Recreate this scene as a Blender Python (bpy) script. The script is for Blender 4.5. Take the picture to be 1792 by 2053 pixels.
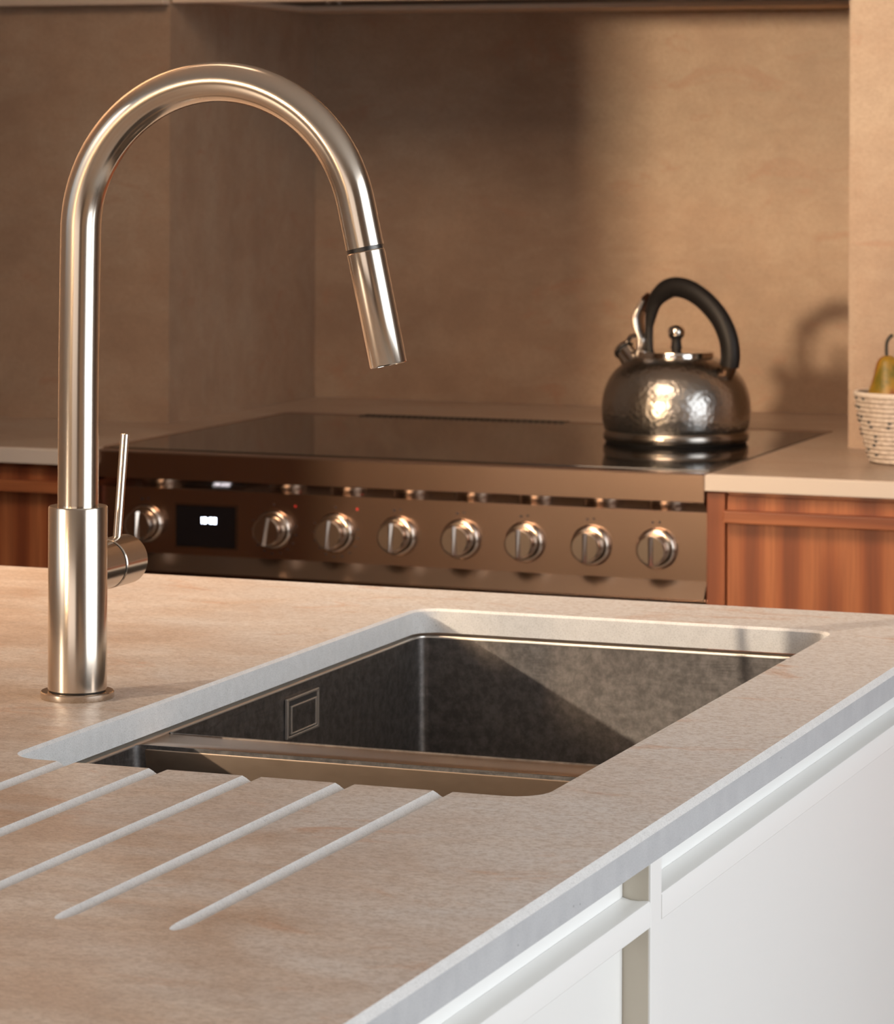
import bpy, bmesh, math, random
from mathutils import Vector, Matrix
random.seed(4)
for o in list(bpy.data.objects): bpy.data.objects.remove(o)
S = bpy.context.scene; C = bpy.context.collection
PI = math.pi
EYE = 1.35                      # eye height; worktops are at 0.92
# ------------------------------------------------------------------ camera
cd = bpy.data.cameras.new('camera'); cam = bpy.data.objects.new('camera', cd); C.objects.link(cam)
cd.sensor_fit = 'HORIZONTAL'; cd.sensor_width = 36.0
cd.lens = 36.0 * 6594 / 1792
cd.shift_x = 0.0; cd.shift_y = (290 - 1026.5) / 1792
cam.matrix_world = Matrix.Translation((0, 0, EYE)) @ Matrix.Rotation(0.36144, 4, 'Z') @ Matrix.Rotation(PI/2, 4, 'X') @ Matrix.Rotation(0.00393, 4, 'Z')
cd.clip_start = 0.05
cd.dof.use_dof = True; cd.dof.focus_distance = 2.35; cd.dof.aperture_fstop = 27
S.camera = cam
S.view_settings.view_transform = 'Standard'; S.view_settings.look = 'None'
S.view_settings.gamma = 1; S.view_settings.use_curve_mapping = False
S.view_settings.exposure = 0.0
# ------------------------------------------------------------------ world and lights
W = bpy.data.worlds.new('world'); S.world = W; W.use_nodes = True
W.node_tree.nodes['Background'].inputs[0].default_value = (0.75, 0.86, 1.0, 1)
W.node_tree.nodes['Background'].inputs[1].default_value = 0.6
def look(o, d): o.rotation_euler = Vector(d).to_track_quat('-Z', 'Y').to_euler()
def area(name, loc, d, sx, sy, power, col, spread=None):
    l = bpy.data.lights.new(name, 'AREA'); l.shape = 'RECTANGLE'; l.size = sx; l.size_y = sy
    l.energy = power; l.color = col
    if spread: l.spread = spread
    o = bpy.data.objects.new(name, l); C.objects.link(o); o.location = loc; look(o, d); return o
sl = bpy.data.lights.new('sun', 'SUN'); sl.energy = 2.5; sl.angle = math.radians(0.8); sl.color = (1.0, 0.82, 0.63)
sun = bpy.data.objects.new('sun', sl); C.objects.link(sun); sun.location = (-6, -5, 5); look(sun, (1, 1.29, -0.527))
# cool daylight through the big window in the right-hand wall
area('window_daylight', (1.66, 1.85, 1.52), (-1, -0.12, -0.22), 2.4, 1.95, 41, (0.90, 0.95, 1.0), math.radians(140))
# unseen warm lamp inside the room, reaching the back of the cooking alcove
area('warm_lamp', (-2.27, -1.05, 1.70), (0.80, 6.2, -0.36), 0.32, 0.30, 5.6, (1.0, 0.70, 0.43), math.radians(29))
# soft warm fill added at the rear window opening
area('rear_fill', (-0.7, -3.26, 1.5), (0, 1, -0.02), 2.8, 1.6, 14, (1.0, 0.76, 0.56))
# unseen warm fill added below the ceiling, aimed at the back wall
area('ceiling_fill', (-2.0, 3.0, 2.5), (0.1, 0.75, -1), 1.8, 1.0, 54, (1.0, 0.72, 0.50), math.radians(125))

# ------------------------------------------------------------------ node helpers
def mat(name, base=(0.5,0.5,0.5), rough=0.5, metal=0.0, **kw):
    m = bpy.data.materials.new(name); m.use_nodes = True
    b = m.node_tree.nodes['Principled BSDF']
    b.inputs['Base Color'].default_value = (*base, 1); b.inputs['Roughness'].default_value = rough
    b.inputs['Metallic'].default_value = metal
    for k, v in kw.items(): b.inputs[k].default_value = v
    return m
def nd(m, t, **kw):
    n = m.node_tree.nodes.new(t)
    for k, v in kw.items():
        if k in n.inputs: n.inputs[k].default_value = v
        else: setattr(n, k, v)
    return n
def lk(m, a, b): m.node_tree.links.new(a, b)
def bsdf(m): return m.node_tree.nodes['Principled BSDF']
def coords(m, scale=(1,1,1), rot=(0,0,0)):
    g = nd(m, 'ShaderNodeNewGeometry')           # world position: continuous over every slab
    mp = nd(m, 'ShaderNodeMapping'); mp.inputs['Scale'].default_value = scale; mp.inputs['Rotation'].default_value = rot
    lk(m, g.outputs['Position'], mp.inputs['Vector']); return mp.outputs['Vector']
def ocoords(m, scale=(1,1,1)):
    g = nd(m, 'ShaderNodeTexCoord'); mp = nd(m, 'ShaderNodeMapping'); mp.inputs['Scale'].default_value = scale
    lk(m, g.outputs['Object'], mp.inputs['Vector']); return mp.outputs['Vector']
def noise(m, vec, scale, detail=4, rough=0.55, dist=0.0):
    n = nd(m, 'ShaderNodeTexNoise'); n.inputs['Scale'].default_value = scale; n.inputs['Detail'].default_value = detail
    n.inputs['Roughness'].default_value = rough; n.inputs['Distortion'].default_value = dist
    lk(m, vec, n.inputs['Vector']); return n.outputs['Fac']
def ramp(m, fac, stops):
    r = nd(m, 'ShaderNodeValToRGB'); e = r.color_ramp.elements
    while len(e) < len(stops): e.new(0.5)
    for k, (p, c) in enumerate(stops):
        e[k].position = p; e[k].color = (*c, 1) if len(c) == 3 else c
    lk(m, fac, r.inputs[0]); return r.outputs[0]
def mix(m, fac, a, b, mode='MIX'):
    x = nd(m, 'ShaderNodeMix', data_type='RGBA', blend_type=mode)
    if isinstance(fac, float): x.inputs[0].default_value = fac
    else: lk(m, fac, x.inputs[0])
    for s, v in ((6, a), (7, b)):
        if isinstance(v, tuple): x.inputs[s].default_value = (*v, 1)
        else: lk(m, v, x.inputs[s])
    return x.outputs[2]
def bump(m, h, strength, dist=0.001):
    b = nd(m, 'ShaderNodeBump'); b.inputs['Strength'].default_value = strength; b.inputs['Distance'].default_value = dist
    lk(m, h, b.inputs['Height']); lk(m, b.outputs[0], bsdf(m).inputs['Normal'])

# ------------------------------------------------------------------ materials
G = lambda v: (v, v, v)
def stone_top(name, a, b, c, rust, gritty=1.0, rough=0.42, grey=None):
    m = mat(name, rough=rough)
    v1 = coords(m, (1.0, 1.6, 1.0)); v2 = coords(m, (1, 2.2, 2.2), (0, 0, 0.25)); vf = coords(m, (0.65, 1, 1), (0, 0, 0.30))
    n1 = noise(m, v1, 3.2, 5, 0.6, 0.5)
    col = ramp(m, n1, [(0.34, a), (0.5, b), (0.66, c)])
    n2 = noise(m, v2, 9, 6, 0.62, 0.8)
    col = mix(m, ramp(m, n2, [(0.45, G(0)), (0.72, G(0.6))]), col, c)
    n7 = noise(m, coords(m, (0.9, 1.9, 1.5), (0,0,-0.12)), 17, 7, 0.72, 0.5)
    col = mix(m, ramp(m, n7, [(0.40, G(0.42*gritty)), (0.58, G(0))]), col, tuple(x*0.80 for x in a))
    if grey:          # cool light towards the far right painted in as grey, with ragged cloudy edges
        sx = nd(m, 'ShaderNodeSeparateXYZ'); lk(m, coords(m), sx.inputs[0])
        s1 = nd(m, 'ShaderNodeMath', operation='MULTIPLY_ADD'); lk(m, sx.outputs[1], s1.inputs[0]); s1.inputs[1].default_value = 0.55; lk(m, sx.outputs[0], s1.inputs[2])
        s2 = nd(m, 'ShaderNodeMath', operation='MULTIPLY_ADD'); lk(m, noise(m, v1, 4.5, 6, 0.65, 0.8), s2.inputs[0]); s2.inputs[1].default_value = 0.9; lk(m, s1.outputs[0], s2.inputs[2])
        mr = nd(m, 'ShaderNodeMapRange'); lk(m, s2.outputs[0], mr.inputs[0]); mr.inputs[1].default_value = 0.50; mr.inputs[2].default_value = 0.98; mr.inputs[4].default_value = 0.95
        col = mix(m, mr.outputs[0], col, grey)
    n3 = noise(m, v2, 6.5, 7, 0.7, 1.2)
    col = mix(m, ramp(m, n3, [(0.57, G(0)), (0.67, G(0.6))]), col, rust)
    n4 = noise(m, vf, 330, 4, 0.75)
    col = mix(m, ramp(m, n4, [(0.38, G(0.5*gritty)), (0.56, G(0))]), col, tuple(x*0.62 for x in a))
    n5 = noise(m, vf, 700, 2, 0.6)
    col = mix(m, ramp(m, n5, [(0.5, G(0)), (0.72, G(0.28*gritty))]), col, tuple(min(1, x*1.35) for x in c))
    vo = nd(m, 'ShaderNodeTexVoronoi'); vo.inputs['Scale'].default_value = 26; lk(m, v1, vo.inputs['Vector'])
    col = mix(m, ramp(m, vo.outputs['Distance'], [(0.012, G(0.55)), (0.03, G(0))]), col, (0.10, 0.05, 0.03))
    lk(m, col, bsdf(m).inputs['Base Color'])
    lk(m, ramp(m, n4, [(0.3, G(rough+0.08)), (0.7, G(rough-0.05))]), bsdf(m).inputs['Roughness'])
    bump(m, n4, 0.12*gritty, 0.0006)
    return m
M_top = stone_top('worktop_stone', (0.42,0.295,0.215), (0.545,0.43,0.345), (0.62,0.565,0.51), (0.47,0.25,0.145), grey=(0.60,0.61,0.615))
M_back = stone_top('back_worktop_stone', (0.36,0.255,0.185), (0.45,0.345,0.265), (0.50,0.42,0.345), (0.42,0.225,0.13), 0.6, 0.3)
M_wall = stone_top('wall_stone', (0.33,0.215,0.145), (0.41,0.275,0.185), (0.45,0.335,0.24), (0.38,0.20,0.125), 0.5, 0.40)
M_cut = mat('cut_stone', (0.5,0.5,0.5), 0.6)
v = coords(M_cut); n = noise(M_cut, v, 90, 5, 0.6)
c = ramp(M_cut, n, [(0.3, (0.66,0.65,0.63)), (0.65, (0.73,0.72,0.70))])
n2 = noise(M_cut, v, 900, 2, 0.6); c = mix(M_cut, ramp(M_cut, n2, [(0.33, G(0.35)), (0.5, G(0))]), c, (0.28,0.27,0.25))
vo = nd(M_cut, 'ShaderNodeTexVoronoi'); vo.inputs['Scale'].default_value = 60; lk(M_cut, v, vo.inputs['Vector'])
c = mix(M_cut, ramp(M_cut, vo.outputs['Distance'], [(0.02, G(0.5)), (0.05, G(0))]), c, (0.12,0.10,0.09))
lk(M_cut, c, bsdf(M_cut).inputs['Base Color']); bump(M_cut, n2, 0.3, 0.0008)

M_edge = mat('outer_edge_stone', (0.44,0.44,0.44), 0.6)  # outer edge faces, darker than the other cut faces
v = coords(M_edge); n = noise(M_edge, v, 900, 3, 0.7); n2 = noise(M_edge, v, 40, 5, 0.65)
c = mix(M_edge, ramp(M_edge, n2, [(0.3, G(0)), (0.7, G(1))]), (0.41,0.41,0.415), (0.475,0.475,0.475))
c = mix(M_edge, ramp(M_edge, n, [(0.34, G(0.4)), (0.5, G(0))]), c, (0.25,0.25,0.25))
vo = nd(M_edge, 'ShaderNodeTexVoronoi'); vo.inputs['Scale'].default_value = 55; lk(M_edge, v, vo.inputs['Vector'])
c = mix(M_edge, ramp(M_edge, vo.outputs['Distance'], [(0.02, G(0.8)), (0.05, G(0))]), c, (0.08,0.07,0.07))
lk(M_edge, c, bsdf(M_edge).inputs['Base Color'])
M_white = mat('white_paint', (0.80,0.79,0.76), 0.38)
M_cream = mat('carcass_cream', (0.62,0.56,0.46), 0.5)
M_plaster = mat('plaster', (0.40,0.30,0.225), 0.9)
M_ceil = mat('ceiling_paint', (0.75,0.71,0.66), 0.9)
M_trimp = mat('soffit_paint', (0.60,0.47,0.36), 0.7)
def brushed(name, base, rough, sc, aniso=0.0, bs=0.12, mott=0.0):
    m = mat(name, base, rough, 1.0); b = bsdf(m)
    v = coords(m, sc); n = noise(m, v, 60, 3, 0.6)
    lk(m, ramp(m, n, [(0.3, G(rough-0.05)), (0.7, G(rough+0.06))]), b.inputs['Roughness'])
    if mott:
        n2 = noise(m, coords(m, (1,1,1)), 110, 8, 0.75, 0.1)
        lk(m, mix(m, ramp(m, n2, [(0.40, G(0)), (0.62, G(mott))]), base, tuple(min(1, x*1.75) for x in base)), b.inputs['Base Color'])
    b.inputs['Anisotropic'].default_value = aniso
    if bs: bump(m, n, bs, 0.0002)
    return m
def brush_along_x(m, rough, an):
    t = nd(m, 'ShaderNodeTangent', direction_type='RADIAL', axis='X'); lk(m, t.outputs[0], bsdf(m).inputs['Tangent'])
    for l in list(m.node_tree.links):
        if l.to_socket == bsdf(m).inputs['Roughness']: m.node_tree.links.remove(l)
    bsdf(m).inputs['Roughness'].default_value = rough; bsdf(m).inputs['Anisotropic'].default_value = an
M_faucet = mat('brushed_steel', (0.63,0.545,0.455), 0.19, 1.0)
M_sink = brushed('sink_steel', (0.175,0.163,0.155), 0.40, (1,1,14), 0, 0.05, 0.9)
M_div = mat('divider_steel', (0.60,0.45,0.33), 0.2, 1.0)
n = noise(M_div, coords(M_div, (0.35,9,9)), 90, 4, 0.7); lk(M_div, ramp(M_div, n, [(0.3, G(0.17)), (0.7, G(0.22))]), bsdf(M_div).inputs['Roughness'])
lk(M_div, mix(M_div, ramp(M_div, noise(M_div, coords(M_div, (0.6,2,2)), 60, 6, 0.7), [(0.3, G(0)), (0.7, G(1))]), (0.50,0.37,0.27), (0.60,0.455,0.34)), bsdf(M_div).inputs['Base Color'])
brush_along_x(M_div, 0.24, 0.35)
M_rim = mat('sink_rim_steel', (0.88,0.83,0.76), 0.36, 1.0)
M_cook = brushed('cooker_steel', (0.50,0.355,0.28), 0.20, (0.4,20,20), 0.5, 0.0)
brush_along_x(M_cook, 0.20, 0.25)
M_cookpol = mat('polished_cooker_steel', (0.32,0.26,0.22), 0.14, 1.0)
M_cooklow = mat('satin_cooker_steel', (0.21,0.155,0.12), 0.30, 1.0)
M_knob = mat('knob_chrome', (0.60,0.50,0.42), 0.20, 1.0)
M_dark = mat('dark_gap', (0.02,0.017,0.015), 0.6)
M_glass = mat('hob_glass', (0.012,0.011,0.010), 0.04); bsdf(M_glass).inputs['IOR'].default_value = 1.75
M_disp = mat('display_glass', (0.008,0.007,0.008), 0.15)
M_digit = mat('display_digits', (0,0,0), 0.5); bsdf(M_digit).inputs['Emission Color'].default_value = (0.75,0.82,1,1); bsdf(M_digit).inputs['Emission Strength'].default_value = 11
M_print = mat('printed_marks', (0.03,0.02,0.02), 0.5)
M_red = mat('red_mark', (0.55,0.03,0.02), 0.5)
M_black = mat('black_handle', (0.009,0.008,0.008), 0.5); bsdf(M_black).inputs['Specular IOR Level'].default_value = 0.35
M_chrome = mat('kettle_chrome', (0.75,0.69,0.62), 0.10, 1.0)
M_kettle = mat('hammered_steel', (0.46,0.43,0.395), 0.27, 1.0)
v = ocoords(M_kettle, (1,1,1)); vo = nd(M_kettle, 'ShaderNodeTexVoronoi', feature='SMOOTH_F1'); vo.inputs['Scale'].default_value = 165
lk(M_kettle, v, vo.inputs['Vector']); bump(M_kettle, vo.outputs['Distance'], 0.42, 0.0014)
M_plate = mat('pressed_steel', (0.80,0.74,0.68), 0.28, 1.0)
M_kband = mat('kettle_band', (0.36,0.32,0.28), 0.22, 1.0)
M_hood = mat('hood_dark', (0.05,0.04,0.033), 0.5, 0.3)
M_hoodf = mat('hood_frame', (0.78,0.60,0.46), 0.5, 0.0)
def wood(name, horiz):
    m = mat(name, rough=0.45)
    g = nd(m, 'ShaderNodeNewGeometry'); mp = nd(m, 'ShaderNodeMapping')
    # nested ellipses of heart grain, stretched along the board
    cx, cz = (-1.04, 0.70) if not horiz else (-0.6, 0.88)
    sx, sz = (7, 0.95) if not horiz else (0.8, 16)
    mp.inputs['Location'].default_value = (-cx*sx, -4.15*3, -cz*sz); mp.inputs['Scale'].default_value = (sx, 3, sz)
    lk(m, g.outputs['Position'], mp.inputs['Vector'])
    w = nd(m, 'ShaderNodeTexWave', wave_type='RINGS', rings_direction='SPHERICAL')
    w.inputs['Scale'].default_value = 0.85; w.inputs['Distortion'].default_value = 3.0; w.inputs['Detail'].default_value = 2; w.inputs['Detail Scale'].default_value = 0.8
    lk(m, mp.outputs[0], w.inputs['Vector'])
    n = noise(m, coords(m, (1.2, 4, 9) if horiz else (7, 4, 0.6)), 2.2, 3, 0.5, 0.4)
    col = ramp(m, w.outputs['Fac'], [(0.1, (0.21,0.055,0.020)), (0.5, (0.34,0.10,0.034)), (0.9, (0.44,0.15,0.055))])
    col = mix(m, ramp(m, n, [(0.38, G(0.0)), (0.68, G(0.6))]), col, (0.22,0.062,0.024))
    f = noise(m, coords(m, (3,20,110) if horiz else (110,20,3)), 3, 3, 0.6)
    col = mix(m, ramp(m, f, [(0.35, G(0.3)), (0.6, G(0))]), col, (0.12,0.035,0.015))
    lk(m, col, bsdf(m).inputs['Base Color']); return m
M_wood = wood('walnut_upright', False); M_woodh = wood('walnut_lengthwise', True)
M_floor = mat('floor_boards', (0.46,0.43,0.39), 0.5)
fn = noise(M_floor, coords(M_floor, (0.5,6,1)), 8, 5, 0.6); lk(M_floor, ramp(M_floor, fn, [(0.3, (0.40,0.37,0.33)), (0.7, (0.52,0.49,0.45))]), bsdf(M_floor).inputs['Base Color'])
M_pear = mat('pear_skin', rough=0.42)
v = ocoords(M_pear, (1,1,0.6)); n = noise(M_pear, v, 28, 5, 0.6, 0.5)
lk(M_pear, ramp(M_pear, n, [(0.36, (0.15,0.12,0.012)), (0.48, (0.36,0.20,0.02)), (0.58, (0.24,0.07,0.02))]), bsdf(M_pear).inputs['Base Color'])
M_stem = mat('pear_stem', (0.045,0.04,0.03), 0.7)
M_basket = mat('basket_rope', rough=0.85)
v = ocoords(M_basket, (1,1,1)); tc = nd(M_basket, 'ShaderNodeNewGeometry')
n = noise(M_basket, v, 160, 3, 0.6)
c = ramp(M_basket, n, [(0.3, (0.46,0.38,0.31)), (0.6, (0.70,0.62,0.54))])
lk(M_basket, c, bsdf(M_basket).inputs['Base Color']); bump(M_basket, n, 0.4, 0.001)
M_rope = mat('pale_rope', (0.74,0.67,0.59), 0.8)
M_stitch = mat('dark_stitch', (0.05,0.055,0.06), 0.8)
M_glazing = mat('window_frame_paint', (0.5,0.48,0.45), 0.5)

# ------------------------------------------------------------------ mesh helpers (world coordinates in, local out)
def wl(o):
    p = Vector((0,0,0))
    while o: p = p + o.location; o = o.parent
    return p
def obj(name, bm, m, parent=None, smooth=False, loc=None):
    bmesh.ops.recalc_face_normals(bm, faces=bm.faces)
    base = wl(parent) if parent else Vector((0,0,0))
    org = Vector(loc) if loc else base
    bmesh.ops.translate(bm, verts=bm.verts, vec=-org)
    me = bpy.data.meshes.new(name); bm.to_mesh(me); bm.free()
    for x in (m if isinstance(m, (list, tuple)) else [m]): me.materials.append(x)
    if smooth:
        for p in me.polygons: p.use_smooth = True
        if smooth is not True:
            me.set_sharp_from_angle(angle=math.radians(smooth))
    o = bpy.data.objects.new(name, me); C.objects.link(o)
    if parent: o.parent = parent
    o.location = org - base
    return o
def tag(o, label=None, cat=None, group=None, kind=None):
    for k, v in (('label', label), ('category', cat), ('group', group), ('kind', kind)):
        if v: o[k] = v
    return o
def thing(name, label, cat, loc, group=None):
    o = bpy.data.objects.new(name, None); C.objects.link(o); o.location = loc; o.empty_display_size = 0.05
    return tag(o, label, cat, group)
def box(bm, x0, x1, y0, y1, z0, z1, bev=0.0, seg=2):
    t = bmesh.new()
    bmesh.ops.create_cube(t, size=1)
    for v in t.verts: v.co = Vector(((x0+x1)/2 + v.co.x*(x1-x0), (y0+y1)/2 + v.co.y*(y1-y0), (z0+z1)/2 + v.co.z*(z1-z0)))
    if bev: bmesh.ops.bevel(t, geom=t.edges[:], offset=bev, segments=seg, profile=0.5, affect='EDGES')
    me = bpy.data.meshes.new('t'); t.to_mesh(me); t.free(); bm.from_mesh(me); bpy.data.meshes.remove(me); return bm
def B(*a, **k): return box(bmesh.new(), *a, **k)
def lathe(bm, prof, c, axis='Z', n=64, cap=True):
    """prof: list of (radius, height) along axis from centre c"""
    ax = {'Z': (Vector((1,0,0)), Vector((0,1,0)), Vector((0,0,1))), 'Y': (Vector((1,0,0)), Vector((0,0,1)), Vector((0,1,0))), 'X': (Vector((0,1,0)), Vector((0,0,1)), Vector((1,0,0)))}
    u, v, w = ax[axis] if isinstance(axis, str) else axis
    c = Vector(c); rings = []
    for r, h in prof:
        rings.append([bm.verts.new(c + u*(r*math.cos(2*PI*i/n)) + v*(r*math.sin(2*PI*i/n)) + w*h) for i in range(n)])
    for a, b in zip(rings, rings[1:]):
        for i in range(n): bm.faces.new((a[i], a[(i+1)%n], b[(i+1)%n], b[i]))
    if cap: bm.faces.new(rings[0][::-1]); bm.faces.new(rings[-1])
    return bm
def frame(d):
    d = Vector(d).normalized(); a = Vector((0,0,1)) if abs(d.z) < 0.9 else Vector((0,1,0))
    u = d.cross(a).normalized(); return u, d.cross(u).normalized(), d
def sweep(bm, pts, radii, n=24, up=None, ell=None, cap=True):
    """tube through pts; ell=(a,b) scales section along side/up axes"""
    pts = [Vector(p) for p in pts]; rings = []; prev = None
    for i, p in enumerate(pts):
        d = (pts[min(i+1, len(pts)-1)] - pts[max(i-1, 0)]).normalized()
        if up is not None: s = d.cross(Vector(up)).normalized()
        elif prev is None: s = frame(d)[0]
        else: s = (prev - d*prev.dot(d)).normalized()
        prev = s; t = d.cross(s); r = radii[i] if isinstance(radii, (list, tuple)) else radii
        ea, eb = ell if ell else (1, 1)
        rings.append([bm.verts.new(p + s*(r*ea*math.cos(2*PI*k/n)) + t*(r*eb*math.sin(2*PI*k/n))) for k in range(n)])
    for a, b in zip(rings, rings[1:]):
        for k in range(n): bm.faces.new((a[k], a[(k+1)%n], b[(k+1)%n], b[k]))
    if cap: bm.faces.new(rings[0][::-1]); bm.faces.new(rings[-1])
    return bm
def loft(bm, rings, cap0=True, cap1=True, closed=True):
    R = [[bm.verts.new(p) for p in r] for r in rings]; n = len(R[0])
    for a, b in zip(R, R[1:]):
        for k in range(n if closed else n-1): bm.faces.new((a[k], a[(k+1)%n], b[(k+1)%n], b[k]))
    if cap0: bm.faces.new(R[0][::-1])
    if cap1: bm.faces.new(R[-1])
    return bm
def rrect(x0, x1, y0, y1, r, z, k=8):
    out = []
    for cx, cy, a0 in ((x1-r, y1-r, 0), (x0+r, y1-r, 90), (x0+r, y0+r, 180), (x1-r, y0+r, 270)):
        for i in range(k+1):
            a = math.radians(a0 + 90*i/k); out.append(Vector((cx + r*math.cos(a), cy + r*math.sin(a), z)))
    return out
def catmull(P, n=8):
    P = [Vector(p) for p in P]; out = []
    for i in range(len(P)-1):
        p0, p1, p2, p3 = P[max(i-1,0)], P[i], P[i+1], P[min(i+2, len(P)-1)]
        for j in range(n):
            t = j/n; out.append(0.5*((2*p1) + (p2-p0)*t + (2*p0-5*p1+4*p2-p3)*t*t + (3*p1-p0-3*p2+p3)*t**3))
    out.append(P[-1]); return out
def boolean_cut(o, cutters):
    for c in cutters:
        md = o.modifiers.new('cut', 'BOOLEAN'); md.operation = 'DIFFERENCE'; md.solver = 'EXACT'; md.object = c
    dg = bpy.context.evaluated_depsgraph_get(); me = bpy.data.meshes.new_from_object(o.evaluated_get(dg))
    o.modifiers.clear(); o.data = me
    for c in cutters: bpy.data.objects.remove(c)
def struct(name, bm, m): return tag(obj(name, bm, m), kind='structure')

# ------------------------------------------------------------------ room shell
TOP = 0.92; ZC = 2.55
X0, X1, Y0, Y1 = -3.0, 1.6, -3.2, 5.16
struct('floor', B(X0-.2, X1+.2, Y0-.2, Y1+.2, -0.1, 0.0), M_floor)
struct('ceiling', B(X0-.2, X1+.2, Y0-.2, Y1+.2, ZC, ZC+0.1), M_ceil)
struct('wall_back', B(X0, X1, Y1, Y1+.15, 0, ZC), M_wall)
def wall_with_hole(name, fixed, a0, a1, h0, h1, axis, m):
    bm = bmesh.new(); lo, hi = (Y0-.2, Y1+.2) if axis == 'x' else (X0, X1)
    for p0, p1, z0, z1 in ((lo, a0, 0, ZC), (a1, hi, 0, ZC), (a0, a1, 0, h0), (a0, a1, h1, ZC)):
        if axis == 'x': box(bm, fixed[0], fixed[1], p0, p1, z0, z1)
        else: box(bm, p0, p1, fixed[0], fixed[1], z0, z1)
    return struct(name, bm, m)
wall_with_hole('wall_left', (X0-.15, X0), -1.9, 1.35, 1.2, 2.45, 'x', M_plaster)
wall_with_hole('wall_right', (X1, X1+.15), 0.65, 3.05, 0.50, 2.52, 'x', M_plaster)
bm = bmesh.new()
for x0, x1, z0, z1 in ((X0-.15, -2.15, 0, ZC), (0.75, X1+.15, 0, ZC), (-2.15, 0.75, 0, 0.65), (-2.15, 0.75, 2.35, ZC)):
    box(bm, x0, x1, Y0-.15, Y0, z0, z1)
struct('wall_rear', bm, M_plaster)
def window(name, axis, f, a0, a1, z0, z1):
    bm = bmesh.new(); w = 0.04
    for p0, p1, q0, q1 in ((a0, a0+w, z0, z1), (a1-w, a1, z0, z1), (a0+w, a1-w, z0, z0+w), (a0+w, a1-w, z1-w, z1)):
        if axis == 'x': box(bm, f, f+.06, p0, p1, q0, q1)
        else: box(bm, p0, p1, f, f+.06, q0, q1)
    return struct(name, bm, M_glazing)
window('window_1', 'x', X0-.12, -1.9, 1.35, 1.2, 2.45)
window('window_2', 'x', X1+.08, 0.65, 3.05, 0.50, 2.52)
window('window_3', 'y', Y0-.14, -2.15, 0.75, 0.65, 2.35)
# unseen partition added left of the view to block the warm lamp
struct('lamp_blocker', B(X0, -1.856, 3.10, 3.22, 0, ZC), M_plaster)
# stone piers on either side of the alcove, standing on the back worktop
struct('wall_pier_left', B(X0, -2.19, 4.586, Y1, 0, ZC), M_wall)
struct('wall_pier_right', B(-1.121, X1, 4.586, Y1, 0, ZC), M_wall)
struct('trim_1', B(X0, -2.19, 4.560, 4.586, EYE+0.2135, ZC, bev=0.002), M_trimp)

# ------------------------------------------------------------------ extractor hood in the alcove
hd = thing('extractor_hood', 'dark built-in extractor hood with a pale lip, above the cooker alcove', 'extractor hood', (-1.655, 4.87, EYE+0.22))
zh = EYE + 0.2205
bm = bmesh.new()
box(bm, -2.189, -1.122, 5.02, 5.158, zh, zh+0.012, 0.002); box(bm, -2.189, -2.155, 4.60, 5.02, zh, zh+0.012, 0.002)
box(bm, -1.156, -1.122, 4.60, 5.02, zh, zh+0.012, 0.002); box(bm, -2.189, -1.122, 4.588, 4.62, zh-0.004, zh+0.08, 0.002)
obj('frame', bm, M_hoodf, hd)
obj('canopy_panel', B(-2.155, -1.156, 4.62, 5.02, zh+0.008, zh+0.06), M_hood, hd)
for x, y in ((-2.043, 4.862), (-2.026, 4.868)):
    obj('indicator_lamp', lathe(bmesh.new(), [(0.004, zh+0.004), (0.004, zh+0.009)], (x, y, 0), n=16), mat('indicator_grey', (0.4,0.33,0.28), 0.4), hd)

# ------------------------------------------------------------------ back worktop (U-shape round the cooker)
YF = 4.15; CXL, CXR = -2.098, -1.207
bm = bmesh.new()
poly = [(X0+.001, 4.128), (CXL-.002, 4.128), (CXL-.002, 4.842), (CXR+.002, 4.842), (CXR+.002, 4.146), (X1-.001, 4.146), (X1-.001, 4.585), (-1.122, 4.585), (-1.122, Y1-.001), (-2.189, Y1-.001), (-2.189, 4.585), (X0+.001, 4.585)]
lo = [bm.verts.new((x, y, TOP-0.0215)) for x, y in poly]; hi = [bm.verts.new((x, y, TOP)) for x, y in poly]
bm.faces.new(lo[::-1]); bm.faces.new(hi)
for i in range(12): bm.faces.new((lo[i], lo[(i+1)%12], hi[(i+1)%12], hi[i]))
bmesh.ops.bevel(bm, geom=[e for e in bm.edges if all(v.co.z > TOP-.001 for v in e.verts)], offset=0.002, segments=1, affect='EDGES')
bw = obj('back_worktop', bm, [M_back, mat('warm_cut_stone', (0.66,0.575,0.49), 0.55)])
for p in bw.data.polygons: p.material_index = 0 if p.normal.z > 0.99 else 1
tag(bw, 'stone worktop along the back wall, wrapping round the range cooker', 'worktop')

# ------------------------------------------------------------------ walnut cabinets
def wood_cab(label, x0, x1, yf, stile_side):
    t = thing('walnut_cabinet', label, 'cabinet', ((x0+x1)/2, 4.4, 0), 'walnut cabinets beside the cooker')
    zt = TOP - 0.0225
    obj('body', B(x0, x1, yf+0.012, 4.584, 0.10, zt), M_wood, t)
    obj('plinth', B(x0, x1, yf+0.06, yf+0.08, 0.0, 0.10), M_dark, t)
    sw = 0.0245
    if stile_side == 'L': s0, s1, d0, d1 = x0, x0+sw, x0+sw+0.002, x1
    else: s0, s1, d0, d1 = x1-sw, x1, x0, x1-sw-0.002
    obj('stile', B(s0, s1, yf, yf+0.02, 0.10, zt-0.002, bev=0.001), M_wood, t)
    dr = obj('drawer_front', B(d0, d1, yf+0.004, yf+0.020, 0.55, zt-0.006, bev=0.001), M_wood, t)
    obj('handle_rail', B(d0-0.001, d1, yf-0.014, yf+0.004, EYE-0.4925, EYE-0.4765, bev=0.0015), M_woodh, dr)
    obj('door', B(d0, d1, yf+0.004, yf+0.020, 0.11, 0.545, bev=0.001), M_wood, t)
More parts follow.
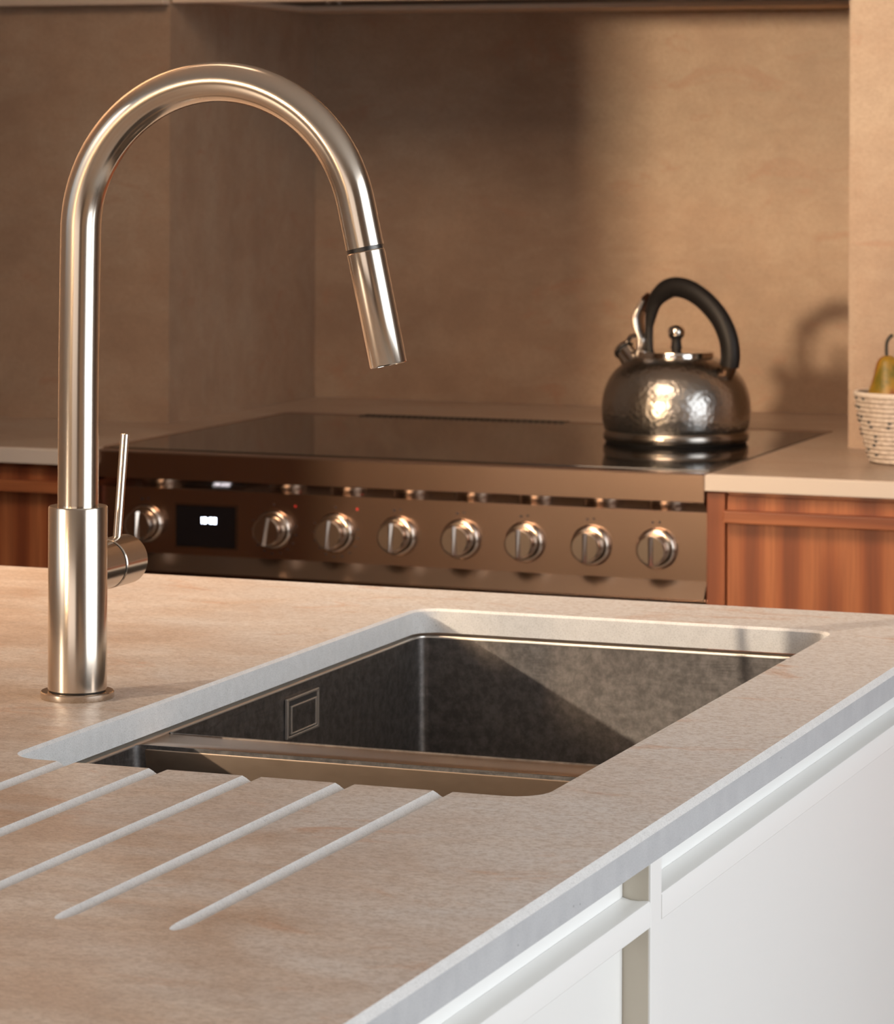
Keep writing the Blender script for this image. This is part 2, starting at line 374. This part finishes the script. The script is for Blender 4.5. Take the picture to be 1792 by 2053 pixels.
wood_cab('reddish walnut cabinet with rail handle, on the right of the cooker', CXR+0.002, 0.2, 4.156, 'L')
wood_cab('dark walnut cabinet in shade, on the left of the cooker', X0+.01, CXL-0.002, 4.140, 'R')

# ------------------------------------------------------------------ range cooker
ck = thing('range_cooker', 'wide stainless range cooker with black glass hob, set in the back worktop', 'cooker', ((CXL+CXR)/2, 4.5, 0))
def prism_x(bm, prof, x0, x1):
    return loft(bm, [[Vector((x0, y, z)) for y, z in prof], [Vector((x1, y, z)) for y, z in prof]])
E0 = EYE
obj('body', B(CXL+.001, CXR-.001, YF+0.03, 4.80, 0.08, TOP-0.006), M_cook, ck)
# top surround of steel with bullnose front
bm = prism_x(bmesh.new(), [(YF, E0-0.468), (YF, E0-0.432), (YF+0.0015, E0-0.4305), (YF+0.030, TOP), (YF+0.030, E0-0.468)], CXL, CXR)
bmesh.ops.bevel(bm, geom=bm.edges[:], offset=0.0006, segments=2, affect='EDGES')
obj('front_lip', bm, M_cook, ck)
obj('hob_glass', B(CXL+0.010, CXR-0.0005, YF+0.030, 4.803, TOP-0.005, TOP+0.0012, bev=0.0005), M_glass, ck)
obj('side_trim', B(CXL, CXL+0.010, YF+0.030, 4.803, TOP-0.005, TOP+0.0015), M_cook, ck)
obj('back_rim', B(CXL, CXR, 4.803, 4.840, TOP-0.005, TOP+0.0012), mat('rim_satin_steel', (0.30,0.215,0.165), 0.5, 0.8), ck)
bm = bmesh.new()
for i in range(34):
    x = -1.963 + i*0.0101; box(bm, x, x+0.0062, 4.804, 4.839, TOP+0.0012, TOP+0.0022)
obj('vent_slots', bm, M_dark, ck)
obj('upper_bevel', prism_x(bmesh.new(), [(YF+0.0005, E0-0.468), (YF+0.016, E0-0.4825), (YF+0.03, E0-0.4825), (YF+0.03, E0-0.468)], CXL, CXR), M_cookpol, ck)
YP = YF+0.016
obj('control_panel', B(CXL, CXR, YP, YP+0.02, E0-0.5735, E0-0.4820), M_cook, ck)
obj('lower_bevel', prism_x(bmesh.new(), [(YP, E0-0.5735), (YF-0.002, E0-0.5960), (YF+0.03, E0-0.5960), (YF+0.03, E0-0.5735)], CXL, CXR), M_cooklow, ck)
obj('oven_door', B(CXL+.002, CXR-.002, YF, YF+0.03, 0.20, E0-0.602, bev=0.003), M_cook, ck)
obj('kick_plate', B(CXL+.02, CXR-.02, YF+.03, YF+0.05, 0.0, 0.19), M_dark, ck)
# display
dp = obj('display', B(-1.976, -1.886, YP-0.0012, YP+0.004, E0-0.5615, E0-0.5045, bev=0.0005), M_disp, ck)
bm = bmesh.new(); box(bm, -1.9785, -1.976, YP-0.0018, YP+0.002, E0-0.564, E0-0.502); box(bm, -1.886, -1.8835, YP-0.0018, YP+0.002, E0-0.564, E0-0.502)
box(bm, -1.976, -1.886, YP-0.0018, YP+0.002, E0-0.564, E0-0.5615); box(bm, -1.976, -1.886, YP-0.0018, YP+0.002, E0-0.5045, E0-0.502)
obj('display_frame', bm, M_cookpol, ck)
SEG = {'0': 'abcdef', '1': 'bc', '5': 'acdfg', '9': 'abcdfg', '8': 'abcdefg'}
def digit(bm, ch, x, z, w=0.0038, h=0.0086, t=0.0011):
    y0, y1 = YP-0.0017, YP-0.0011
    R = {'a': (0, w, h-t, h), 'd': (0, w, 0, t), 'g': (0, w, h/2-t/2, h/2+t/2), 'f': (0, t, h/2, h), 'e': (0, t, 0, h/2), 'b': (w-t, w, h/2, h), 'c': (w-t, w, 0, h/2)}
    for s in SEG[ch]:
        a, b, c, d = R[s]; box(bm, x+a, x+b, y0, y1, z+c, z+d)
bm = bmesh.new(); xx = -1.9405
for ch in '10:50':
    if ch == ':':
        box(bm, xx, xx+0.0012, YP-0.0017, YP-0.0011, E0-0.5275, E0-0.5263); box(bm, xx, xx+0.0012, YP-0.0017, YP-0.0011, E0-0.5225, E0-0.5213); xx += 0.0028
    else: digit(bm, ch, xx, E0-0.5288); xx += 0.0062
obj('clock_digits', bm, M_digit, dp)
# knobs
kx = [-2.0233, -1.8278, -1.7356, -1.6432, -1.5514, -1.4602, -1.3669, -1.2757]; ZK = E0-0.5325
def knob(x, ang):
    c = (x, YP, ZK)
    k = obj('knob', lathe(bmesh.new(), [(0.0205, -0.004), (0.0207, -0.027), (0.0200, -0.0292), (0.0180, -0.0300)], c, 'Y', 48), M_knob, ck, 14, loc=c)
    obj('bezel_ring', lathe(bmesh.new(), [(0.0275, 0.0), (0.0275, -0.004), (0.0262, -0.0075), (0.0235, -0.0095), (0.0205, -0.0095)], c, 'Y', 48, cap=False), M_knob, k, 40, loc=c)
    bm = loft(bmesh.new(), [[Vector(p) for p in ((x-0.0036, YP-0.0296, ZK-0.0195), (x, YP-0.0355, ZK-0.0195), (x+0.0036, YP-0.0296, ZK-0.0195))],
                            [Vector(p) for p in ((x-0.0036, YP-0.0296, ZK+0.0195), (x, YP-0.0335, ZK+0.0195), (x+0.0036, YP-0.0296, ZK+0.0195))]])
    obj('grip_bar', bm, M_knob, k, loc=c)
    k.rotation_euler.y = ang
    return k
k0 = knob(kx[0], 0)
for i, x in enumerate(kx):
    if i:
        k = k0.copy(); C.objects.link(k); k.parent = ck; k.location = k0.location + Vector((x-kx[0], 0, 0))
        k.rotation_euler = (0, (0, 0.16, 0.05, 0.0, -0.03, -0.03, 0.0, 0.0)[i], 0)
        for ch in list(k0.children):
            d = ch.copy(); C.objects.link(d); d.parent = k
def mark(x0, x1, z0, z1, m=M_print, name='dial_mark'):
    obj(name, B(x0, x1, YP-0.0005, YP+0.001, z0, z1), m, ck)
for i, x in enumerate(kx):
    if i in (1, 2):
        for a in range(-200, 30, 21):
            r = math.radians(a); px, pz = x+0.0335*math.cos(r), ZK+0.0335*math.sin(r)
            mark(px-0.0018, px+0.0018, pz-0.0010, pz+0.0010)
        mark(x+0.030, x+0.0335, ZK+0.0315, ZK+0.0352, M_red, 'red_mark')
        mark(x-0.002, x+0.001, ZK+0.033, ZK+0.036)
    else:
        mark(x-0.008, x-0.0045, ZK+0.0325, ZK+0.0355); mark(x+0.0015, x+0.0045, ZK+0.0335, ZK+0.0365)

# ------------------------------------------------------------------ island worktop
IX = -0.613; IY1 = 2.971
HX0, HX1, HY0, HY1 = -1.101, -0.709, 2.048, 2.848
ZB = TOP - 0.0220
bm = bmesh.new()
box(bm, -2.2, IX+0.003, 0.7, IY1+0.003, ZB, TOP)
bmesh.ops.bevel(bm, geom=[e for e in bm.edges if all(v.co.z > TOP-.001 for v in e.verts)], offset=0.0042, segments=1, affect='EDGES')
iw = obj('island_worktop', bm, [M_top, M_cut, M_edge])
cut = loft(bmesh.new(), [rrect(HX0, HX1, HY0, HY1, 0.024, ZB-0.02), rrect(HX0, HX1, HY0, HY1, 0.024, TOP-0.0022), rrect(HX0-0.0026, HX1+0.0026, HY0-0.0026, HY1+0.0026, 0.0266, TOP+0.0004), rrect(HX0-0.0026, HX1+0.0026, HY0-0.0026, HY1+0.0026, 0.0266, TOP+0.02)])
cutters = [obj('c', cut, M_cut)]
for gx in (-0.7745, -0.845, -0.9135, -0.984, -1.0545):
    st = []
    for y, w, d in ((1.629, 0.0008, 0.0003), (1.6315, 0.0032, 0.0014), (1.637, 0.0047, 0.0024), (1.646, 0.0056, 0.0030), (1.80, 0.0064, 0.0038), (2.035, 0.0070, 0.0044), (2.070, 0.0072, 0.0046)):
        st.append([Vector((gx+a*w, y, TOP+b)) for a, b in ((-1, 0.003), (-1, 0), (-0.55, -0.62*d), (-0.2, -0.95*d), (0.1, -d), (0.35, -0.82*d), (1, 0), (1, 0.003))])
    cutters.append(obj('c', loft(bmesh.new(), st), M_cut))
boolean_cut(iw, cutters)
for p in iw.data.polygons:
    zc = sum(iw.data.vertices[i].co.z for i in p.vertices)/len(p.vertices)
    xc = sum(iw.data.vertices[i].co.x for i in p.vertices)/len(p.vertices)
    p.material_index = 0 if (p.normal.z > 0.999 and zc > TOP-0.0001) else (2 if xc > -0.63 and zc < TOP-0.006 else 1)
    p.use_smooth = True
iw.data.set_sharp_from_angle(angle=math.radians(28))
tag(iw, 'pale brown stone island worktop with drainer grooves and a cut-out for the sink', 'worktop')

# ------------------------------------------------------------------ sink
sk = thing('kitchen_sink', 'undermounted dark steel double-bowl sink with low divider, in the island worktop', 'sink', (-0.905, 2.45, 0.69))
ZR = ZB - 0.0030
def bowl(name, x0, x1, y0, y1, depth, r):
    t = 0.0016; rr = r; R = []
    R.append(rrect(x0-0.018, x1+0.018, y0-0.018, y1+0.018, rr+0.018, ZR-0.0012)) if False else None
    inner = [rrect(x0, x1, y0, y1, rr, ZR-0.001), rrect(x0+.001, x1-.001, y0+.001, y1-.001, rr, ZR-depth+0.02),
             rrect(x0+.004, x1-.004, y0+.004, y1-.004, rr, ZR-depth+0.006), rrect(x0+.014, x1-.014, y0+.014, y1-.014, rr, ZR-depth)]
    outer = [rrect(x0-t, x1+t, y0-t, y1+t, rr+t, ZR-0.001), rrect(x0-t, x1+t, y0-t, y1+t, rr+t, ZR-depth-t)]
    bm = bmesh.new()
    loft(bm, list(reversed(inner)), cap0=True, cap1=False)
    loft(bm, outer, cap0=False, cap1=True)
    bmesh.ops.remove_doubles(bm, verts=bm.verts, dist=1e-6)
    a = loft(bm, [inner[0], outer[0]], cap0=False, cap1=False)
    bmesh.ops.remove_doubles(bm, verts=bm.verts, dist=1e-6)
    return obj(name, bm, M_sink, sk, 40)
BX0, BX1 = HX0-0.0005, HX1+0.0005
DY0, DY1 = 2.252, 2.306
mb = bowl('main_bowl', BX0, BX1, DY1, HY1+0.0008, 0.20, 0.009)
sb = bowl('small_bowl', BX0, BX1, HY0-0.0005, DY0, 0.16, 0.009)
def ring(name, x0, x1, y0, y1, r, w, z0, z1, m, parent):
    R = [rrect(x0, x1, y0, y1, r, z0)]
    for i in range(6):
        a = PI/2*i/5; e = 0.0015*(1-math.cos(a)); R.append(rrect(x0-e, x1+e, y0-e, y1+e, r+e, z1-0.0015+0.0015*math.sin(a)))
    R += [rrect(x0-w, x1+w, y0-w, y1+w, r+w, z1), rrect(x0-w, x1+w, y0-w, y1+w, r+w, z0), rrect(x0, x1, y0, y1, r, z0)]
    bm = loft(bmesh.new(), R, cap0=False, cap1=False)
    bmesh.ops.remove_doubles(bm, verts=bm.verts, dist=1e-6); return obj(name, bm, m, parent, 40)
ring('rim', BX0+0.0012, BX1-0.0012, HY0+.001, HY1-0.0006, 0.010, 0.016, ZR-0.0022, ZR, M_rim, sk)
# divider between the bowls: a folded box with a soft front edge
zt = ZR - 0.0015; r = 0.0035
prof = [(DY0-0.0002, zt-0.11), (DY0-0.0002, zt-r)] + [(DY0-0.0002+r-r*math.cos(a), zt-r+r*math.sin(a)) for a in [PI/2*i/6 for i in range(1, 7)]] + [(DY1+0.0002-0.002, zt), (DY1+0.0002, zt-0.002), (DY1+0.0002, zt-0.11)]
obj('divider', prism_x(bmesh.new(), prof, BX0+0.0013, BX1-0.0013), M_div, sk, 50)
# overflow on the left wall
ov = bmesh.new(); xw = BX0+0.0012
oy0, oy1, oz0, oz1 = 2.533, 2.602, EYE-0.500, EYE-0.466
def rectring(bm, y0, y1, z0, z1, w, x0, x1):
    box(bm, x0, x1, y0, y0+w, z0, z1, 0.0005); box(bm, x0, x1, y1-w, y1, z0, z1, 0.0005)
    box(bm, x0, x1, y0+w*.5, y1-w*.5, z0, z0+w*.62, 0.0005); box(bm, x0, x1, y0+w*.5, y1-w*.5, z1-w*.62, z1, 0.0005)
rectring(ov, oy0, oy1, oz0, oz1, 0.0038, xw-0.0006, xw+0.0018)
of = obj('overflow', ov, M_rim, mb)
obj('overflow_recess', B(xw-0.0004, xw+0.0002, oy0+.002, oy1-.002, oz0+.0015, oz1-.0015), M_dark, sk)
oc = bmesh.new(); box(oc, xw+0.0002, xw+0.0022, oy0+0.0075, oy1-0.0085, oz0+0.0045, oz1-0.0075, 0.0008)
obj('overflow_cover', oc, M_sink, sk)
oe = bmesh.new(); rectring(oe, oy0+0.0065, oy1-0.0075, oz0+0.0035, oz1-0.0065, 0.0024, xw+0.0004, xw+0.0028)
obj('overflow_edge', oe, M_rim, sk)
obj('drain', lathe(bmesh.new(), [(0.045, ZR-0.199), (0.045, ZR-0.1975), (0.038, ZR-0.197), (0.036, ZR-0.1985)], (-0.905, 2.58, 0), n=40), M_rim, mb, 40)

# ------------------------------------------------------------------ faucet
FX, FY = -1.1690, 2.286
fa = thing('kitchen_faucet', 'tall brushed steel faucet with arched pull-out spout, left of the sink', 'faucet', (FX, FY, TOP))
cF = (FX, FY, TOP)
obj('base_flange', lathe(bmesh.new(), [(0.0282, 0.0), (0.0286, 0.0006), (0.0286, 0.0048), (0.0278, 0.0056), (0.0215, 0.0056)], cF, n=96), M_faucet, fa, 35)
obj('body', lathe(bmesh.new(), [(0.0222, 0.0062), (0.0229, 0.0068), (0.0229, 0.1476), (0.0222, 0.1488), (0.0150, 0.1488)], cF, n=96), M_faucet, fa, 35)
obj('seam_ring', lathe(bmesh.new(), [(0.0212, 0.004), (0.0212, 0.007)], cF, n=64), M_dark, fa)
R = 0.1165; ccx = FX+0.0015+R; z0 = EYE-0.0690; pts = [(FX, FY, TOP+0.1485), (FX+0.0002, FY, TOP+0.25), (FX+0.001, FY, z0-0.03)]
end = math.radians(12.5)
for i in range(0, 61):
    a = PI - (PI-end)*i/60
    pts.append((ccx + R*math.cos(a), FY, z0 + R*math.sin(a)))
dv = Vector((math.sin(end), 0, -math.cos(end)))
pe = Vector(pts[-1]); L1 = (pe.z-(EYE-0.0775))/math.cos(end)
pj = pe + dv*L1; pts.append(tuple(pe+dv*L1*0.5)); pts.append(tuple(pj))
rad = [0.0158]*len(pts)
for i in range(len(pts)-1, -1, -1):
    t = min(1, i/(len(pts)-1)); rad[i] = 0.0158 - 0.0013*max(0, (t-0.35)/0.65)
obj('spout_pipe', sweep(bmesh.new(), pts, rad, 64, up=(0,1,0)), M_faucet, fa, 50)
ux = frame(dv)
obj('collar_ring', lathe(bmesh.new(), [(0.0136, -0.001), (0.0136, 0.0040)], pj, ux, 64), mat('collar_dark', (0.09,0.085,0.08), 0.35, 1.0), fa, 40)
ph = pj + dv*0.0030; Ls = 0.0870
obj('spray_head', lathe(bmesh.new(), [(0.0138, 0.0), (0.0145, 0.0008), (0.0142, Ls-0.0010), (0.0134, Ls), (0.0120, Ls), (0.0118, Ls-0.004)], ph, ux, 64), M_faucet, fa, 40)
obj('nozzle', lathe(bmesh.new(), [(0.0117, Ls-0.006), (0.0117, Ls-0.0015)], ph, ux, 40), M_dark, fa)
zhd = EYE-0.3320; RH = 0.0198
obj('handle_hub', lathe(bmesh.new(), [(RH-0.0005, 0.010), (RH-0.0005, 0.0446), (RH-0.0010, 0.0450)], (FX, FY, zhd), 'Y', 72), M_faucet, fa, 35)
obj('hub_gap', lathe(bmesh.new(), [(RH-0.0014, 0.044), (RH-0.0014, 0.0485)], (FX, FY, zhd), 'Y', 48), M_dark, fa)
hc = obj('handle_cap', lathe(bmesh.new(), [(RH-0.0008, 0.0472), (RH, 0.0480), (RH, 0.0830), (RH-0.0012, 0.0842), (0.004, 0.0845)], (FX, FY, zhd), 'Y', 72), M_faucet, fa, 35)
lp = Vector((FX, FY+0.068, zhd+RH-0.004)); ld = Vector((0.01, 0.135, 1)).normalized()
obj('lever', lathe(bmesh.new(), [(0.0035, 0.0), (0.0035, 0.0846), (0.0031, 0.085)], lp, frame(ld), 32), M_faucet, hc, 40)

# ------------------------------------------------------------------ island cabinets (white)
ZS = ZB-0.0004; XR = -0.633; XF = -0.6145
def island_cab(label, y0, y1, stile):
    t = thing('island_cabinet', label, 'cabinet', (-0.9, (y0+y1)/2, 0), 'white cabinets under the island worktop')
    sy0 = y1 - 0.024 if stile else y1
    obj('back_panel', B(-1.95, -1.93, y0, y1, 0.10, ZS), M_white, t)
    obj('side_panel', B(-1.93, XR-0.02, y0, y0+0.016, 0.10, ZS-0.26 if y1 < 2.9 else ZS-0.26), M_cream, t)
    obj('plinth', B(-1.9, XR-0.06, y0, y1, 0.0, 0.10), M_dark, t)
    if stile:
        bm = B(-0.70, XF, sy0, y1, 0.10, ZS, bev=0.0010)
        st = obj('stile', bm, M_white, t)
        obj('stile_liner', B(-0.698, XF-0.0016, sy0-0.0004, sy0+0.0004, 0.10, ZS-0.001), M_cream, st)
    d1 = sy0-0.0009
    dr = obj('drawer_front', B(XR-0.018, XR, y0+.001, d1, 0.47, ZS-0.0006, bev=0.0004), M_white, t)
    # handle rail with a scooped top
    zt = EYE-0.4787; zb = EYE-0.4965; xs = XF
    prof = [(XR+0.0002, zb), (XR+0.0002, zt+0.0010), (XR+0.005, zt-0.0003), (XR+0.010, zt-0.0006), (xs-0.0018, zt), (xs-0.0006, zt-0.0004), (xs, zt-0.0014), (xs, zb+0.0012), (xs-0.0012, zb)]
    bm = loft(bmesh.new(), [[Vector((x, y, z)) for x, z in prof] for y in (y0+(0.001 if stile else 0.0), d1)])
    obj('handle_rail', bm, M_white, dr, 35)
    obj('lower_front', B(XR-0.018, XR, y0+.001, d1, 0.11, 0.466, bev=0.0005), M_white, t)
    return t
island_cab('white island cabinet nearest the camera, below the drainer grooves, ending at the upright stile', 0.80, 2.020, True)
island_cab('white island cabinet beyond the upright stile, under the sink', 2.0202, 2.955, False)

# ------------------------------------------------------------------ kettle
KX, KY = -1.3706, 4.566; KZ = TOP+0.0013
kt = thing('kettle', 'hammered steel whistling kettle with black arched handle, on the glass hob', 'kettle', (KX, KY, KZ))
cK = (KX, KY, KZ)
prof = [(0.088, 0.0034), (0.1035, 0.0038), (0.1050, 0.0062), (0.1050, 0.0150), (0.1035, 0.0172), (0.1028, 0.0185)]
obj('base_band', lathe(bmesh.new(), prof, cK, n=96), M_kband, kt, 40)
obj('base_shadow_ring', lathe(bmesh.new(), [(0.098, 0.0002), (0.1015, 0.0008), (0.1020, 0.0036), (0.09, 0.0039)], cK, n=96), M_black, kt, 40)
body = [(0.1028, 0.0180), (0.1045, 0.0225), (0.1066, 0.033), (0.1074, 0.0445), (0.1070, 0.058), (0.1052, 0.070), (0.1015, 0.082), (0.0957, 0.0935), (0.0880, 0.1035), (0.0790, 0.1115), (0.0690, 0.1178), (0.0590, 0.1222), (0.0535, 0.1240)]
fine = []
P3 = catmull([(r, h, 0) for r, h in body], 3); fine = [(p.x, p.y) for p in P3]
obj('body', lathe(bmesh.new(), fine, cK, n=128), M_kettle, kt, 50)
obj('lid', lathe(bmesh.new(), [(0.0545, 0.1225), (0.0550, 0.1290), (0.0540, 0.1312), (0.0500, 0.1320), (0.0440, 0.1322), (0.0300, 0.1345), (0.0120, 0.1362), (0.002, 0.1366)], cK, n=96), M_chrome, kt, 50)
kn = obj('lid_knob', lathe(bmesh.new(), [(0.0085, 0.1355), (0.0065, 0.140), (0.0060, 0.1475), (0.0072, 0.150), (0.0110, 0.1535), (0.0125, 0.1580), (0.0118, 0.1625), (0.0090, 0.1665), (0.0050, 0.1688), (0.0008, 0.1695)], cK, n=48), M_chrome, kt, 60)
obj('knob_stem', lathe(bmesh.new(), [(0.0092, 0.1354), (0.0074, 0.1400), (0.0068, 0.1478), (0.0095, 0.1515), (0.0122, 0.1540)], cK, n=48, cap=False), M_black, kn, 60)
u = Vector((0.946, -0.326, 0)).normalized()
def K(a, h, s=0.0): return Vector(cK) + u*a + Vector((0,0,h)) + Vector((-u.y, u.x, 0))*s
hp = catmull([K(-0.0485, 0.1315), K(-0.049, 0.152), K(-0.0475, 0.173), K(-0.0375, 0.2035), K(-0.0110, 0.2225), K(0.019, 0.2212), K(0.049, 0.2068), K(0.0750, 0.1830), K(0.0905, 0.1560), K(0.0950, 0.1310), K(0.0930, 0.1140)], 6)
nh = len(hp); hr = []
for i in range(nh):
    t = i/(nh-1); hr.append(0.0064 + 0.0083*min(1, max(0, (t-0.17)/0.20)))
obj('handle', sweep(bmesh.new(), hp, hr, 28, up=(-u.y, u.x, 0), ell=(1.0, 0.85)), M_black, kt, 60)
obj('handle_ferrule', sweep(bmesh.new(), [K(0.0935, 0.1180), K(0.0915, 0.1080), K(0.0870, 0.0960)], [0.0118, 0.0112, 0.0095], 24, up=(-u.y, u.x, 0), ell=(1.0, 0.8)), mat('ferrule_bronze', (0.10,0.065,0.045), 0.3, 1.0), kt, 60)
# whistle trigger: pressed steel strip up the outside of the handle, and the spout with its cap
def strip(path, w, th):
    pts = [K(a, h) for a, h, ww in path]; sd_ = Vector((-u.y, u.x, 0)); rings = []
    for i, p in enumerate(pts):
        d = (pts[min(i+1, len(pts)-1)] - pts[max(i-1, 0)]).normalized(); nn = sd_.cross(d).normalized(); ww = path[i][2]
        rings.append([p + sd_*(w*ww*math.cos(2*PI*k/20)) + nn*(w*0.42*ww*math.sin(2*PI*k/20)) for k in range(20)])
    return loft(bmesh.new(), rings)
pth = [(-0.056, 0.204, 0.9), (-0.061, 0.194, 1.0), (-0.066, 0.185, 1.2), (-0.068, 0.175, 1.25), (-0.065, 0.1605, 1.2), (-0.06, 0.149, 1.15), (-0.059, 0.137, 1.3), (-0.064, 0.123, 1.3), (-0.069, 0.1165, 1.2)]
P3 = catmull([(a, h, w) for a, h, w in pth], 5)
tr = obj('whistle_trigger', strip([(p.x, p.y, p.z) for p in P3], 0.0105, 0.0018), M_plate, kt, 50)
obj('trigger_grip', sweep(bmesh.new(), catmull([K(-0.0470, 0.2080), K(-0.0560, 0.2000), K(-0.0620, 0.1890)], 4), 0.0075, 16, up=(-u.y, u.x, 0), ell=(1.2, 0.6)), mat('trigger_bronze', (0.16,0.09,0.065), 0.25, 1.0), kt, 60)
bm = strip([(p.x, p.y, p.z) for p in catmull([(-0.0545, 0.1480, 1), (-0.0560, 0.1400, 1), (-0.0620, 0.1300, 1), (-0.0740, 0.1230, 1)], 4)], 0.0125, 0.0018)
obj('trigger_bracket', bm, M_plate, kt, 50)
sp = obj('spout', sweep(bmesh.new(), [K(-0.066, 0.103), K(-0.081, 0.1165), K(-0.0935, 0.1285)], [0.0200, 0.0160, 0.0140], 36), M_chrome, kt, 60)
sd = (K(-0.0935, 0.1285)-K(-0.081, 0.1165)).normalized()
cp = K(-0.0935, 0.1285)
obj('spout_rim', lathe(bmesh.new(), [(0.0135, -0.0015), (0.0155, -0.0015), (0.0160, 0.0006), (0.0155, 0.0024), (0.0135, 0.0024)], cp, frame(sd), 40), M_black, sp, 40)
obj('spout_cap', lathe(bmesh.new(), [(0.0150, 0.0024), (0.0150, 0.0050), (0.0120, 0.0078), (0.0060, 0.0092), (0.001, 0.0095)], cp, frame(sd), 40), M_chrome, kt, 50)
obj('cap_arm', sweep(bmesh.new(), [cp+sd*0.006, K(-0.080, 0.1500), K(-0.0620, 0.1520)], [0.0030, 0.0034, 0.0040], 14), M_chrome, kt, 60)

# ------------------------------------------------------------------ basket with pear
BX, BY = -0.9919, 4.4035
bs = thing('rope_basket', 'small cream coiled-rope basket with dark stitches, at the right edge', 'basket', (BX, BY, TOP))
def Rb(h): return 0.0500 + (0.0735-0.0500)*min(1, (h/0.094))**0.7
prof = [(0.046, 0.0005)]
nco = 15; hh = 0.0945/nco
for i in range(nco):
    for j in range(5):
        h = (i + j/5.0 + 0.02)*hh; a = j/5.0*PI
        prof.append((Rb(h) + 0.0036*math.sin(a) - 0.0016, h+0.0005))
prof += [(0.0735, 0.0955), (0.0712, 0.0965), (0.0695, 0.0950), (0.0685, 0.088), (0.0560, 0.030), (0.046, 0.010), (0.002, 0.009)]
obj('coiled_wall', lathe(bmesh.new(), prof, (BX, BY, TOP), n=96), M_basket, bs, True)
rp = [(BX+0.0722*math.cos(2*PI*i/72), BY+0.0722*math.sin(2*PI*i/72), TOP+0.0945) for i in range(73)]
obj('rim_coil', sweep(bmesh.new(), rp, 0.0032, 12, up=(0,0,1), cap=False), M_rope, bs, True)
bm = bmesh.new()
for i in range(nco):
    for k in range(16):
        if random.random() < 0.55:
            a = 2*PI*(k + random.random()*0.6)/16; h = (i+0.06)*hh+0.001; r = Rb(h)
            p = Vector((BX + (r+0.0006)*math.cos(a), BY + (r+0.0006)*math.sin(a), TOP+h))
            tt = Vector((-math.sin(a), math.cos(a), 0)); sweep(bm, [p-tt*0.0026, p, p+tt*0.0026], [0.0010, 0.0024, 0.0010], 8)
st = obj('stitching', bm, M_stitch, bs); st['kind'] = 'stuff'
M_pit = [(0.002, 0.0), (0.012, 0.001), (0.026, 0.008), (0.0335, 0.022), (0.0345, 0.036), (0.0310, 0.050), (0.0245, 0.064), (0.0195, 0.077), (0.0163, 0.087), (0.0136, 0.0935), (0.0092, 0.0980), (0.0045, 0.1002), (0.0015, 0.0995)]
def pear(label, base, tilt, sc, stem):
    t = thing('pear', label, 'pear', base); w = Vector(tilt).normalized(); fr = frame(w)
    P = catmull([(r, h, 0) for r, h in M_pit], 3)
    obj('fruit', lathe(bmesh.new(), [(p.x*sc, p.y*sc) for p in P], base, fr, 40), M_pear, t, True)
    tip = Vector(base) + w*0.099*sc
    pts = catmull([tip - w*0.004, tip + w*0.010 + Vector((0.0005,0,0)), tip + w*0.022 + Vector((0.003,0,0)), tip + w*0.030 + Vector((0.0105,0.002,0))], 5)
    obj('stem', sweep(bmesh.new(), pts, [0.0024]*(len(pts)-3)+[0.0027, 0.003, 0.0026], 12), M_stem, t, True)
pear('ripe yellow-brown pear with a dark curved stem, standing in the rope basket', (-1.0115, 4.396, EYE-0.3845), (-0.10, 0.0, 1), 1.0, True)
